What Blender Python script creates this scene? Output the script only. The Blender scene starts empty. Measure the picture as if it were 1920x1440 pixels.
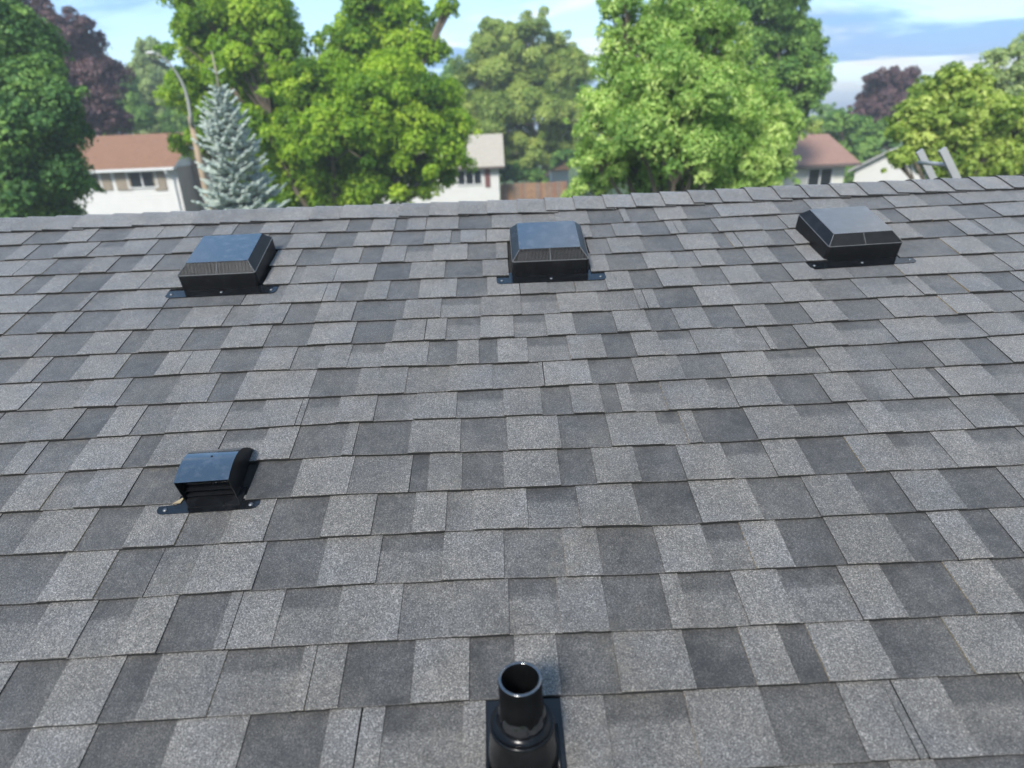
import bpy, math, random
import numpy as np
from mathutils import Matrix, Vector

random.seed(7)
rng = np.random.default_rng(7)
SC = bpy.context.scene
COL = SC.collection

# ------------------------------------------------------------------ camera
F_PX, A_, B_, C_, V0, H0 = 1200.0, 0.864049, -0.013609, -0.036463, -0.597122, 1.4045
PITCH = math.radians(18.43)                      # a 4-in-12 roof
CAMZ = 6.2
def rx(a): c, s = math.cos(a), math.sin(a); return np.array([[1, 0, 0], [0, c, -s], [0, s, c]])
def rz(a): c, s = math.cos(a), math.sin(a); return np.array([[c, -s, 0], [s, c, 0], [0, 0, 1]])
R = rz(B_) @ rx(A_) @ rz(C_)                     # camera axes in the roof frame
M = rx(PITCH)                                    # roof frame (along ridge, up slope, out) in the world
CAM = np.array([0.0, 0.0, CAMZ])
cd = bpy.data.cameras.new('camera'); cam = bpy.data.objects.new('camera', cd); COL.objects.link(cam)
mw = np.eye(4); mw[:3, :3] = M @ R; mw[:3, 3] = CAM
cam.matrix_world = Matrix(mw.tolist())
cd.sensor_width = 36.0; cd.lens = 36.0 * F_PX / 1920.0
cd.clip_start = 0.05; cd.clip_end = 20000
cd.dof.use_dof = True; cd.dof.focus_distance = 2.0; cd.dof.aperture_fstop = 1.95
SC.camera = cam

# ------------------------------------------------------------------ sky, sun, exposure
SUN_EL, SUN_AZ = math.radians(42), math.radians(202)      # azimuth clockwise from +Y
W = bpy.data.worlds.new('World'); SC.world = W; W.use_nodes = True
nt = W.node_tree; nt.nodes.clear()
def N(t, **k):
    n = nt.nodes.new(t)
    for a, b in k.items(): setattr(n, a, b)
    return n
def mathn(op, a, b=None, c=None, tree=None):
    tr = tree or nt
    n = tr.nodes.new('ShaderNodeMath'); n.operation = op
    for i, x in enumerate((a, b, c)):
        if x is None: continue
        if isinstance(x, (int, float)): n.inputs[i].default_value = x
        else: tr.links.new(x, n.inputs[i])
    return n.outputs[0]
sky = N('ShaderNodeTexSky', sky_type='NISHITA', sun_disc=False, sun_elevation=SUN_EL, sun_rotation=SUN_AZ,
        altitude=250, air_density=1.0, dust_density=0.6, ozone_density=2.0)
tc = N('ShaderNodeTexCoord'); sep = N('ShaderNodeSeparateXYZ'); nt.links.new(tc.outputs['Generated'], sep.inputs[0])
zz = mathn('ADD', mathn('MAXIMUM', sep.outputs[2], 0.0), 0.10)
cmb = N('ShaderNodeCombineXYZ')
nt.links.new(mathn('DIVIDE', sep.outputs[0], zz), cmb.inputs[0]); nt.links.new(mathn('DIVIDE', sep.outputs[1], zz), cmb.inputs[1])
def cloud(scale, off, lo, hi, detail=8.0, dist=0.5):
    mp = N('ShaderNodeMapping'); mp.inputs['Location'].default_value = off; mp.inputs['Scale'].default_value = (scale, scale * 1.25, 1)
    nt.links.new(cmb.outputs[0], mp.inputs[0])
    n = N('ShaderNodeTexNoise'); n.inputs['Scale'].default_value = 1.0; n.inputs['Detail'].default_value = detail
    n.inputs['Roughness'].default_value = 0.56; n.inputs['Distortion'].default_value = dist
    nt.links.new(mp.outputs[0], n.inputs['Vector'])
    r = N('ShaderNodeMapRange', interpolation_type='SMOOTHSTEP'); r.inputs['From Min'].default_value = lo; r.inputs['From Max'].default_value = hi
    nt.links.new(n.outputs['Fac'], r.inputs['Value'])
    return r.outputs[0]
def mixc(fac, a, b, tree=None):
    tr = tree or nt
    n = tr.nodes.new('ShaderNodeMix'); n.data_type = 'RGBA'
    if isinstance(fac, (int, float)): n.inputs[0].default_value = fac
    else: tr.links.new(fac, n.inputs[0])
    for i, x in ((6, a), (7, b)):
        if isinstance(x, tuple): n.inputs[i].default_value = x if len(x) == 4 else (*x, 1)
        else: tr.links.new(x, n.inputs[i])
    return n.outputs[2]
hz = N('ShaderNodeMapRange', interpolation_type='SMOOTHSTEP'); hz.inputs['From Min'].default_value = .0; hz.inputs['From Max'].default_value = .06; nt.links.new(sep.outputs[2], hz.inputs['Value'])
c1 = cloud(0.50, (5.6, 9.2, 0), 0.49, 0.60)
c2 = cloud(0.45, (2.3, 8.2, 0), 0.46, 0.56)
col = mixc(0.40, sky.outputs[0], (1.9, 3.3, 4.8))
col = mixc(mathn('MULTIPLY', c1, 0.9), col, (4.7, 4.75, 4.7))
col = mixc(mathn('MULTIPLY', mathn('MULTIPLY', c2, hz.outputs[0]), 0.9), col, (1.15, 2.3, 4.1))
bg = N('ShaderNodeBackground'); bg.inputs['Strength'].default_value = 0.060
nt.links.new(col, bg.inputs[0])
wo = N('ShaderNodeOutputWorld'); nt.links.new(bg.outputs[0], wo.inputs[0])

sd = bpy.data.lights.new('sun', 'SUN'); sd.energy = 1.5; sd.angle = math.radians(14); sd.color = (1.0, 0.96, 0.90)
so = bpy.data.objects.new('sun', sd); COL.objects.link(so); so.location = (0, 0, 40)
sdir = Vector((math.sin(SUN_AZ) * math.cos(SUN_EL), math.cos(SUN_AZ) * math.cos(SUN_EL), math.sin(SUN_EL)))
so.rotation_euler = (-sdir).to_track_quat('-Z', 'Y').to_euler()

SC.view_settings.view_transform = 'Standard'; SC.view_settings.look = 'None'
SC.view_settings.gamma = 1.0; SC.view_settings.use_curve_mapping = False
SC.view_settings.exposure = 2.15
SC.cycles.max_bounces = 6; SC.cycles.diffuse_bounces = 3; SC.cycles.glossy_bounces = 3; SC.cycles.transmission_bounces = 3

# ------------------------------------------------------------------ pixel and roof helpers
def RW(u, v, w):                                 # roof coordinates to world
    q = np.stack(np.broadcast_arrays(np.asarray(u, float), np.asarray(v, float) - V0, np.asarray(w, float) - H0), -1)
    return CAM + q @ M.T
def ray(x, y): return M @ (R @ np.array([x - 960.0, -(y - 720.0), -F_PX]) / F_PX)
def at(x, y, Y): r = ray(x, y); return CAM + r * (Y / r[1])           # pixel at a known distance
def u_at(px, v):                                 # where a pixel column meets a line of the roof
    a = R.T @ np.array([1.0, 0, 0]); b = R.T @ np.array([0, v - V0, -H0])
    return -((px - 960) * b[2] + F_PX * b[0]) / (F_PX * a[0] + (px - 960) * a[2])
def projw(P):
    q = (np.asarray(P) - CAM) @ (M @ R)
    return 960 + F_PX * q[..., 0] / -q[..., 2], 720 - F_PX * q[..., 1] / -q[..., 2]

WL = {}
def empty(name, loc):
    o = bpy.data.objects.new(name, None); o.empty_display_size = 0.2; COL.objects.link(o)
    o.location = loc; WL[o.name] = np.array(loc, float); return o
def tag(o, label=None, cat=None, group=None, kind=None):
    for k, v in (('label', label), ('category', cat), ('group', group), ('kind', kind)):
        if v: o[k] = v
    return o
def mk(name, V, Fc, mats, parent=None, fmat=None, attr=None, smooth=False, origin=None):
    V = np.asarray(V, float)
    if origin is None:
        origin = (V.min(0) + V.max(0)) / 2
        if parent is None: origin[2] = V[:, 2].min()
    origin = np.asarray(origin, float)
    me = bpy.data.meshes.new(name)
    me.from_pydata((V - origin).tolist(), [], [list(map(int, f)) for f in Fc])
    for m in (mats if isinstance(mats, (list, tuple)) else [mats]): me.materials.append(m)
    if fmat is not None: me.polygons.foreach_set('material_index', np.asarray(fmat, np.int32))
    if attr is not None:
        for an, arr in attr.items():
            a = me.attributes.new(an, 'FLOAT', 'POINT'); a.data.foreach_set('value', np.asarray(arr, np.float32))
    if smooth: me.polygons.foreach_set('use_smooth', [True] * len(me.polygons))
    me.update()
    return link(name, me, parent, origin)
def link(name, me, parent, origin):
    o = bpy.data.objects.new(name, me); COL.objects.link(o)
    if parent is not None:
        o.parent = parent; o.location = Vector(origin - WL[parent.name])
    else: o.location = Vector(origin)
    WL[o.name] = np.asarray(origin, float)
    return o
def tris(name, V, T, mat, parent=None, attr=None, origin=None):      # fast path for big triangle meshes
    V = np.asarray(V, np.float32); T = np.asarray(T, np.int32)
    if origin is None: origin = np.array([*((V.min(0) + V.max(0)) / 2)[:2], V[:, 2].min()])
    me = bpy.data.meshes.new(name); n = len(T)
    me.vertices.add(len(V)); me.vertices.foreach_set('co', (V - origin).astype(np.float32).ravel())
    me.loops.add(3 * n); me.loops.foreach_set('vertex_index', T.ravel())
    me.polygons.add(n); me.polygons.foreach_set('loop_start', np.arange(0, 3 * n, 3, dtype=np.int32))
    me.polygons.foreach_set('loop_total', np.full(n, 3, np.int32))
    me.materials.append(mat)
    if attr is not None:
        for an, arr in attr.items():
            a = me.attributes.new(an, 'FLOAT', 'POINT'); a.data.foreach_set('value', np.asarray(arr, np.float32))
    me.update(calc_edges=True); me.validate()
    return link(name, me, parent, np.asarray(origin, float))
class Geo:                                       # collects faces of one part
    def __init__(s): s.V = []; s.F = []; s.m = []
    def add(s, V, Fc, m=0):
        b = len(s.V); s.V += [tuple(map(float, v)) for v in V]; s.F += [[i + b for i in f] for f in Fc]; s.m += [m] * len(Fc); return s
    def box(s, x0, x1, y0, y1, z0, z1, m=0):
        V = [(x, y, z) for z in (z0, z1) for y in (y0, y1) for x in (x0, x1)]
        return s.add(V, [(0, 2, 3, 1), (4, 5, 7, 6), (0, 1, 5, 4), (2, 6, 7, 3), (0, 4, 6, 2), (1, 3, 7, 5)], m)
    def tube(s, path, rad, n=10, m=0, cap=True):
        P = np.asarray(path, float); k = len(P); rad = np.broadcast_to(rad, k); V = []; Fc = []
        T = np.gradient(P, axis=0); T /= np.linalg.norm(T, axis=1)[:, None]
        a = np.array([0, 0, 1.0]) if abs(T[0][2]) < .9 else np.array([1.0, 0, 0])
        for i in range(k):
            x = np.cross(T[i], a); x /= np.linalg.norm(x); y = np.cross(T[i], x); a = -np.cross(T[i], x) if False else a
            for j in range(n):
                t = 2 * math.pi * j / n; V.append(P[i] + rad[i] * (math.cos(t) * x + math.sin(t) * y))
        for i in range(k - 1):
            for j in range(n):
                j2 = (j + 1) % n; Fc.append((i * n + j, i * n + j2, (i + 1) * n + j2, (i + 1) * n + j))
        if cap: Fc += [tuple(range(n))[::-1], tuple((k - 1) * n + j for j in range(n))]
        return s.add(V, Fc, m)
    def lathe(s, prof, n=40, m=0):
        V = []; Fc = []
        for r, z in prof:
            for j in range(n): t = 2 * math.pi * j / n; V.append((r * math.cos(t), r * math.sin(t), z))
        for i in range(len(prof) - 1):
            for j in range(n): j2 = (j + 1) % n; Fc.append((i * n + j, i * n + j2, (i + 1) * n + j2, (i + 1) * n + j))
        return s.add(V, Fc, m)
    def xf(s, fn): s.V = [tuple(v) for v in fn(np.asarray(s.V, float))]; return s
    def build(s, name, mats, parent=None, smooth=False, **k): return mk(name, s.V, s.F, mats, parent, fmat=s.m, smooth=smooth, **k)

# ------------------------------------------------------------------ materials
def new_mat(name):
    m = bpy.data.materials.new(name); m.use_nodes = True; t = m.node_tree
    b = t.nodes['Principled BSDF']; return m, t, b
def setin(b, **k):
    for a, v in k.items(): b.inputs[a.replace('_', ' ')].default_value = v
def node(t, typ, ins=None, **k):
    n = t.nodes.new(typ)
    for a, v in k.items(): setattr(n, a, v)
    for a, v in (ins or {}).items():
        if hasattr(v, 'is_output') or isinstance(v, bpy.types.NodeSocket): t.links.new(v, n.inputs[a])
        else: n.inputs[a].default_value = v
    return n
def noise(t, vec, scale, detail=3.0, rough=0.5):
    return node(t, 'ShaderNodeTexNoise', {'Vector': vec, 'Scale': scale, 'Detail': detail, 'Roughness': rough}).outputs
def mrange(t, v, a, b, c, d):
    return node(t, 'ShaderNodeMapRange', {'Value': v, 'From Min': a, 'From Max': b, 'To Min': c, 'To Max': d}).outputs[0]
def bump(t, b, h, strength, dist):
    n = node(t, 'ShaderNodeBump', {'Height': h, 'Strength': strength, 'Distance': dist}); t.links.new(n.outputs[0], b.inputs['Normal'])
def geopos(t): return t.nodes.new('ShaderNodeNewGeometry').outputs['Position']
def plain(name, rgb, rough=0.6, metal=0.0, var=0.12, scale=6.0, bumps=0.0, bscale=60.0, spec=0.5):
    m, t, b = new_mat(name); P = geopos(t)
    n = noise(t, P, scale, 4)['Fac']
    c = mixc(mrange(t, n, .3, .7, 0, 1), tuple(x * (1 - var) for x in rgb), tuple(min(1, x * (1 + var)) for x in rgb), t)
    t.links.new(c, b.inputs['Base Color']); setin(b, Roughness=rough, Metallic=metal, Specular_IOR_Level=spec)
    if bumps: bump(t, b, noise(t, P, bscale, 3)['Fac'], bumps, 0.01)
    return m

def shingle_mat(name, dark, light):
    m, t, b = new_mat(name); P = geopos(t)
    tone = node(t, 'ShaderNodeAttribute', attribute_name='tone').outputs['Fac']
    blot = noise(t, P, 9.0, 4, .55)['Fac']
    tt = mathn('ADD', tone, mathn('ADD', mrange(t, blot, .3, .7, -.13, .13), mrange(t, noise(t, P, 34.0, 4, .6)['Fac'], .3, .7, -.10, .10), tree=t), tree=t)
    c = mixc(tt, dark, light, t)
    hue = noise(t, P, 5.5, 3)['Fac']
    # bluish drift as a multiply
    mul = node(t, 'ShaderNodeMix', {'Factor': 1.0}, data_type='RGBA', blend_type='MULTIPLY')
    t.links.new(c, mul.inputs[6])
    t.links.new(mixc(mrange(t, hue, .40, .68, 0, 1), (1.03, 1.0, .96), (.98, .995, 1.03), t), mul.inputs[7])
    # mineral granules
    vo = node(t, 'ShaderNodeTexVoronoi', {'Vector': P, 'Scale': 500.0})
    sp = node(t, 'ShaderNodeSeparateColor', {'Color': vo.outputs['Color']})
    g = node(t, 'ShaderNodeValToRGB', {'Fac': sp.outputs[0]})
    e = g.color_ramp.elements; e[0].position = 0; e[0].color = (.26, .26, .26, 1); e[1].position = 1; e[1].color = (2.5, 2.5, 2.5, 1)
    for pz, vz in ((.35, .62), (.62, 1.0), (.86, 1.3)):
        x = e.new(pz); x.color = (vz, vz, vz, 1)
    mu2 = node(t, 'ShaderNodeMix', {'Factor': 1.0}, data_type='RGBA', blend_type='MULTIPLY')
    t.links.new(mul.outputs[2], mu2.inputs[6]); t.links.new(g.outputs[0], mu2.inputs[7])
    # patches of dusty tan dirt
    d = noise(t, P, 3.1, 6, .62)['Fac']; d2 = noise(t, P, 38.0, 3)['Fac']
    df = mathn('MULTIPLY', mrange(t, d, .56, .74, 0, .35), mrange(t, d2, .45, .65, 0, 1), tree=t)
    fin = mixc(df, mu2.outputs[2], (.13, .11, .075), t)
    t.links.new(fin, b.inputs['Base Color']); setin(b, Roughness=0.7, Specular_IOR_Level=0.5, Sheen_Weight=.25, Sheen_Roughness=.5)
    bump(t, b, mathn('SUBTRACT', 1.0, vo.outputs['Distance'], tree=t), .55, 0.0012)
    return m
M_SH = shingle_mat('asphalt_granules', (.0130, .0122, .0112), (.135, .1275, .1175))
M_EDGE = plain('shingle_cut_edge', (.0075, .007, .006), .9, var=.4, scale=90)
M_GRIT = plain('tan_grit_joint', (.20, .145, .075), .9, var=.5, scale=120)
M_CHIP = plain('tan_shingle_chip', (.24, .19, .11), .85, var=.25, scale=70)

def plastic(name, rgb, rough, scuff, spec=.4):
    m, t, b = new_mat(name); P = geopos(t)
    n1 = noise(t, P, 26, 6, .6)['Fac']; n2 = noise(t, P, 7, 4)['Fac']
    c = mixc(mrange(t, n1, .5, .8, 0, scuff), rgb, (.10, .105, .115), t); t.links.new(c, b.inputs['Base Color'])
    t.links.new(mrange(t, n2, .3, .7, rough * .75, rough * 1.35), b.inputs['Roughness']); setin(b, Specular_IOR_Level=spec)
    bump(t, b, noise(t, P, 14, 2)['Fac'], .10, .004)
    return m
M_BLK = plastic('black_plastic', (.006, .0062, .0068), .36, .10, .22)
M_BLKS = plastic('black_gloss_plastic', (.005, .0055, .0065), .13, .08, .45)
M_LID = plastic('scuffed_black_lid', (.008, .010, .014), .16, .45, .9)
for k_, v_ in (('Coat Weight', 1.0), ('Coat IOR', 1.85), ('Coat Roughness', .10)): M_LID.node_tree.nodes['Principled BSDF'].inputs[k_].default_value = v_
M_BOOT = plastic('black_rubber_boot', (.0035, .0037, .004), .22, .06, .22)
M_PIPE = plastic('matt_black_pipe', (.0028, .003, .0032), .34, .04, .07)
M_TRIM = plain('worn_edge_highlight', (.075, .075, .075), .5, var=.2, scale=40)  # hood edge wear, with its highlight put into the paler grey
M_FIN = plain('grey_louvre_fins', (.06, .06, .058), .5, var=.2, scale=40)
M_FIND = plain('dark_louvre_fins', (.022, .022, .022), .45, var=.2, scale=40)
M_SCREW = plain('zinc_screw', (.16, .165, .17), .5, 1.0, var=.15, scale=200)
M_ALU = plain('brushed_aluminium', (.33, .33, .32), .5, .3, var=.06, scale=12)
M_SEAL, t_, b_ = new_mat('wet_black_sealant'); setin(b_, Base_Color=(.006, .006, .007, 1), Roughness=.06, Specular_IOR_Level=1.0); bump(t_, b_, noise(t_, geopos(t_), 55, 2)['Fac'], .5, .006)

def grass_mat():
    m, t, b = new_mat('lawn'); P = geopos(t)
    c = mixc(mrange(t, noise(t, P, .35, 5, .6)['Fac'], .3, .7, 0, 1), (.045, .085, .018), (.10, .13, .035), t)
    c = mixc(mrange(t, noise(t, P, 14, 3)['Fac'], .35, .7, 0, .6), c, (.03, .055, .012), t)
    t.links.new(c, b.inputs['Base Color']); setin(b, Roughness=.95); bump(t, b, noise(t, P, 30, 3)['Fac'], .6, .05); return m
M_LAWN = grass_mat()
M_ROAD = plain('asphalt_road', (.055, .055, .057), .9, var=.15, scale=3, bumps=.3)
M_KERB = plain('concrete_kerb', (.36, .35, .33), .9, var=.1, scale=4, bumps=.2)
M_FARH = plain('far_wooded_hill', (.06, .10, .09), .95, var=.3, scale=.012)
M_FIELD = plain('far_field', (.15, .20, .06), .95, var=.3, scale=.01)

def leaf_mat(name, c0, c1, c2, transl=.32):
    m = bpy.data.materials.new(name); m.use_nodes = True; t = m.node_tree; t.nodes.clear()
    a = node(t, 'ShaderNodeAttribute', attribute_name='tint').outputs['Fac']
    r = node(t, 'ShaderNodeValToRGB', {'Fac': a}); e = r.color_ramp.elements
    e[0].position = .05; e[0].color = (*c0, 1); e[1].position = .95; e[1].color = (*c2, 1); x = e.new(.5); x.color = (*c1, 1)
    b = node(t, 'ShaderNodeBsdfPrincipled', {'Base Color': r.outputs[0], 'Roughness': .55, 'Specular IOR Level': .25})
    tr = node(t, 'ShaderNodeBsdfTranslucent')
    mul = node(t, 'ShaderNodeMix', {'Factor': 1.0}, data_type='RGBA', blend_type='MULTIPLY'); t.links.new(r.outputs[0], mul.inputs[6]); mul.inputs[7].default_value = (1.25, 1.35, .6, 1)
    t.links.new(mul.outputs[2], tr.inputs[0])
    mx = node(t, 'ShaderNodeMixShader', {0: transl}); t.links.new(b.outputs[0], mx.inputs[1]); t.links.new(tr.outputs[0], mx.inputs[2])
    o = node(t, 'ShaderNodeOutputMaterial'); t.links.new(mx.outputs[0], o.inputs[0]); return m
M_BARK = plain('bark', (.12, .095, .07), .95, var=.35, scale=5, bumps=.7, bscale=18)
M_PALEBARK = plain('pale_bark', (.30, .25, .20), .95, var=.2, scale=5, bumps=.5, bscale=18)

# ------------------------------------------------------------------ ground and road
def sheet(name, x0, x1, y0, y1, z, mat, kind='structure'):
    return tag(mk(name, [(x0, y0, z), (x1, y0, z), (x1, y1, z), (x0, y1, z)], [(0, 1, 2, 3)], mat), kind=kind)
sheet('lawn_ground', -4000, 4000, -4000, 6000, 0, M_LAWN)
sheet('road', -400, 400, 27.2, 33.6, .004, M_ROAD)
for nm, y in (('kerb_near', 26.95), ('kerb_far', 33.6)):
    tag(Geo().box(-400, 400, y, y + .25, 0, .13).build(nm, M_KERB), kind='structure')
g = Geo(); n = 160; V = []; Fc = []
for j, (Y, amp, base) in enumerate(((2300, 0, 0), (2500, 6, 2), (3300, 8, 11), (4300, 14, 22), (5400, 0, 0))):
    for i in range(n + 1):
        X = -5200 + 10400 * i / n
        V.append((X, Y, max(-1, base + amp * (math.sin(X * .0011 + j * 1.7) * .6 + math.sin(X * .0037 + j) * .3))))
for j in range(4):
    for i in range(n): a = j * (n + 1) + i; Fc.append((a, a + 1, a + n + 2, a + n + 1))
tag(mk('far_hills', V, Fc, [M_FIELD, M_FARH], fmat=[0] * n + [1] * 3 * n, smooth=True), kind='structure')

# ------------------------------------------------------------------ own house: walls, roof deck, shingles
EXP = 0.146                                      # course exposure in metres
VR = 2.470                                       # slope length from the first course to the ridge
UL, UR, VE = -4.6, 3.95, -1.92                   # rakes and eave
house = empty('house', (0, 3.38, 0))
tag(house, 'low-pitched house seen from its own roof of charcoal and grey shingles', 'house')
M_SIDING = plain('own_siding', (.55, .53, .48), .7, var=.05)
ridge = RW(0, VR, 0); eave = RW(0, VE, 0)
yb = 2 * ridge[1] - eave[1]
g = Geo(); wy0, wy1, wx0, wx1 = eave[1] + .45, yb - .45, UL + .3, UR - .3
ez = eave[2] + .45 * math.tan(PITCH) - .18
g.add([(wx0, wy0, 0), (wx1, wy0, 0), (wx1, wy1, 0), (wx0, wy1, 0), (wx0, wy0, ez), (wx1, wy0, ez), (wx1, wy1, ez), (wx0, wy1, ez),
       (wx0, ridge[1], ridge[2] - .2), (wx1, ridge[1], ridge[2] - .2)],
      [(0, 1, 5, 4), (2, 3, 7, 6), (1, 2, 6, 9, 5), (3, 0, 4, 8, 7)])
g.build('wall', M_SIDING, house)
g = Geo()
prof = [(eave[1], eave[2] - .004), (ridge[1], ridge[2] - .004), (yb, eave[2] - .004), (yb, eave[2] - .17), (ridge[1], ridge[2] - .17), (eave[1], eave[2] - .17)]
V = [(x, a, b) for x in (UL, UR) for a, b in prof]
g.add(V, [(0, 6, 7, 1), (1, 7, 8, 2), (2, 8, 9, 3), (3, 9, 10, 4), (4, 10, 11, 5), (5, 11, 6, 0), (0, 1, 4, 5), (1, 2, 3, 4), (6, 11, 10, 7), (7, 10, 9, 8)])
roof = g.build('roof', M_EDGE, house)

DV = {-1: [(.81, -4)], 0: [(-1.1, -5), (-.02, 6)], 1: [(-1.18, -2), (-.01, 4), (.38, -3), (1.18, -4)],
 2: [(-1.27, 0), (-.43, 8), (-.01, 5), (.42, -2), (1.27, -5)], 3: [(-1.35, 1), (-.45, 9), (0, 8), (.45, -4), (1.37, 2)],
 4: [(-1.43, 0), (-.48, 7), (.01, 1), (.49, -1), (1.47, -1)], 5: [(-1.51, -3), (-.5, 11), (.01, 2), (.52, -4), (1.57, 5)],
 6: [(-1.59, -12), (-.53, 9), (.02, 5), (.56, -2), (1.66, 4)], 7: [(-1.68, -6), (.02, -7), (.88, 1), (1.76, 7)],
 8: [(-1.76, -7), (-.87, 3), (.03, -17), (.93, -10), (1.86, 14)], 9: [(-1.84, -4), (-.91, -5), (.03, -13), (.98, -11), (1.95, 13)],
 10: [(-1.93, 2), (-.95, -6), (.04, -14), (1.03, -11), (2.04, -1)], 11: [(-2.02, 7), (-.99, -4), (.04, -21), (1.08, -6), (2.13, -2)],
 12: [(-2.1, 5), (-1.03, -3), (.05, -16), (1.13, -7), (2.23, -4)], 13: [(-2.19, 16), (-1.07, 4), (.05, -17), (1.18, -9), (2.33, 13)],
 14: [(-2.27, 16), (-1.11, 13), (.06, -11), (1.23, -4), (2.44, 26)], 15: [(-2.35, 17), (-1.15, 27), (.06, -27), (1.28, -3), (2.53, 30)]}
WAVE = {k: [(random.uniform(.4, 1), random.uniform(2, 9), random.uniform(0, 6)) for _ in range(4)] for k in range(-20, 40)}
def wave(k, u): return sum(a * np.sin(f * u + p) for a, f, p in WAVE[k]) / 3
def vline(k, u):                                 # the lower edge of course k: laid by hand, never quite straight
    u = np.asarray(u, float); d = 0
    if k in DV: d = np.interp(u, [a for a, _ in DV[k]], [b for _, b in DV[k]]) / 1000
    return k * EXP + d + .0016 * wave(k, u)

# traced courses: tone letter + right-hand edge in the photograph
# L raised light tab, S raised narrow tab, D dark recess, M mid recess, B recess with printed dark band, G recess fading sideways, X opening
ROWS = {
 -1: (1, '-90 D60 L187 D335 L472 D619 L680 S724 B868 L912 X1050 L1132 B1279 L1421 D1564 L1650 S1667 L1758 B1905 L2050'),
 0: (0, '-140 L-35 D66 L185 D255 L390 B545 L572 S635 D770 L881 D968 L1054 D1164 L1306 D1417 L1497 D1552 L1682 D1826 L1965'),
 1: (0, '-60 B32 L132 B212 L296 D400 S425 L512 B622 L747 G846 L957 B1053 L1145 D1259 S1297 B1404 L1498 B1615 L1702 D1828 L1925 D2010'),
 2: (0, '-60 D72 L178 D270 M345 L475 D594 L706 B827 L947 M1062 L1132 D1245 L1342 B1416 L1490 D1586 L1713 D1793 L1861 D1920 L2030'),
 3: (0, '-50 D28 L142 D232 L330 D414 L496 D601 L697 D772 L836 G887 L992 B1090 L1204 D1315 L1432 D1537 L1630 D1715 L1812 D1925 L2020'),
 4: (0, '-90 D2 L78 B140 L232 D336 X460 D546 L652 G767 D801 L867 D945 L1053 D1119 L1204 D1287 L1377 B1457 L1527 D1621 L1707 B1794 L1865 B1965 L2050'),
 5: (0, '-80 D3 L50 D130 L231 D275 L400 B482 L545 D640 S662 D765 L864 D952 L1054 D1147 L1247 B1291 L1320 D1420 L1522 B1626 L1692 B1826 L1917 D1990'),
 6: (0, '-40 M55 L123 D184 L245 M310 L415 B480 L554 S566 B627 L701 G775 L856 B945 L1019 D1074 L1134 D1166 S1192 B1252 L1345 B1385 L1467 D1557 L1625 G1711 L1780 D1796 L1890 B1985'),
 7: (0, '-60 L38 M140 L218 D310 L390 D440 L580 D665 L760 M839 L925 M1014 S1022 L1111 D1195 L1286 D1370 L1455 B1556 L1612 M1680 D1769 L1843 D1897 L1990'),
 8: (0, '-60 D14 L62 D133 L217 D290 L338 S394 D476 L545 M596 L651 B714 L801 D856 L899 D933 L992 B1070 L1139 D1194 L1247 B1310 L1397 M1443 L1457 D1512 L1590 B1682 L1790 B1852 L1940 D2010'),
 9: (0, '-40 L64 D145 L220 D260 L340 D415 L495 D576 L660 D735 L796 S836 B900 L965 B1026 L1081 D1157 L1222 D1274 L1335 D1396 L1458 D1524 L1590 D1676 L1735 M1792 L1862 M1935 L2000'),
 10: (0, '-50 L10 D70 L125 D197 L277 D337 L417 M470 L531 D590 L660 D755 L826 B902 L979 B1049 L1129 M1199 S1215 L1238 D1315 L1390 M1469 L1545 D1624 L1695 B1731 S1755 D1815 L1880 D1935 L2010'),
 11: (0, '-40 L55 D140 L153 G230 L307 D452 M525 L604 S630 D681 L726 D784 L856 D914 L976 S1029 M1080 M1139 L1189 D1242 L1315 D1367 L1430 D1487 L1540 M1601 D1694 L1840 M1900 L1990'),
 12: (0, '-50 L30 D70 L117 D187 L262 L347 X494 L544 M560 S625 L701 D767 L834 D905 L955 X1108 L1144 D1214 L1272 M1314 L1360 D1412 L1460 D1511 L1552 X1686 D1797 L1865 D1930 L2000'),
 13: (0, '-50 L25 L80 D150 L201 D247 L286 D352 X506 L555 D620 L674 D714 L759 B810 L877 D930 L953 X1106 M1146 L1212 D1282 L1350 D1375 S1394 L1455 D1491 L1530 X1674 L1730 D1812 L1850 D1862 L1935 D2000'),
 14: (0, '-50 D10 L47 D100 L164 B215 L276 D322 L385 D440 L490 D537 L602 D662 L732 D794 L845 D863 L912 L975 D1040 L1111 D1154 L1204 D1256 L1273 S1290 D1347 L1430 M1477 L1545 D1610 L1672 D1705 L1747 L1810 D1878 L1960'),
 15: (0, '-60 L43 D107 L165 D234 L294 L352 D398 L436 D487 L545 M597 L650 D695 L740 D762 L798 S860 D922 L981 M1043 L1107 D1169 S1182 D1235 L1290 D1350 L1465 D1525 L1598 D1678 L1740 D1803 L1905 M1960 L2030'),
}
TONE = {'L': (.60, .84), 'S': (.58, .78), 'D': (.19, .36), 'M': (.46, .58), 'B': (.52, .68), 'G': (.34, .44), 'R': (.60, .84)}
def fill_random(u0, u1):
    out = []; u = u0; i = random.random() < .5
    while u < u1:
        wd = random.uniform(.09, .22); i = not i
        c = 'L' if i else random.choice('DDDBBM'); out.append((u, min(u + wd, u1), c)); u += wd
    return out
rows = {}
for k in range(-13, 16):
    if k in ROWS:
        ref, s = ROWS[k]; tk = s.split(); us = []; x = float(tk[0]); v = (k + ref) * EXP
        pts = [x] + [float(a[1:]) for a in tk[1:]]
        U = []
        for px in pts:
            u = u_at(px, v)
            for _ in range(3): u = u_at(px, float(vline(k + ref, u)))
            U.append(float(u))
        row = [(U[i], U[i + 1], tk[i + 1][0]) for i in range(len(U) - 1)]
        rows[k] = fill_random(UL, U[0]) + row + fill_random(U[-1], UR)
    else: rows[k] = fill_random(UL, UR)

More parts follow.
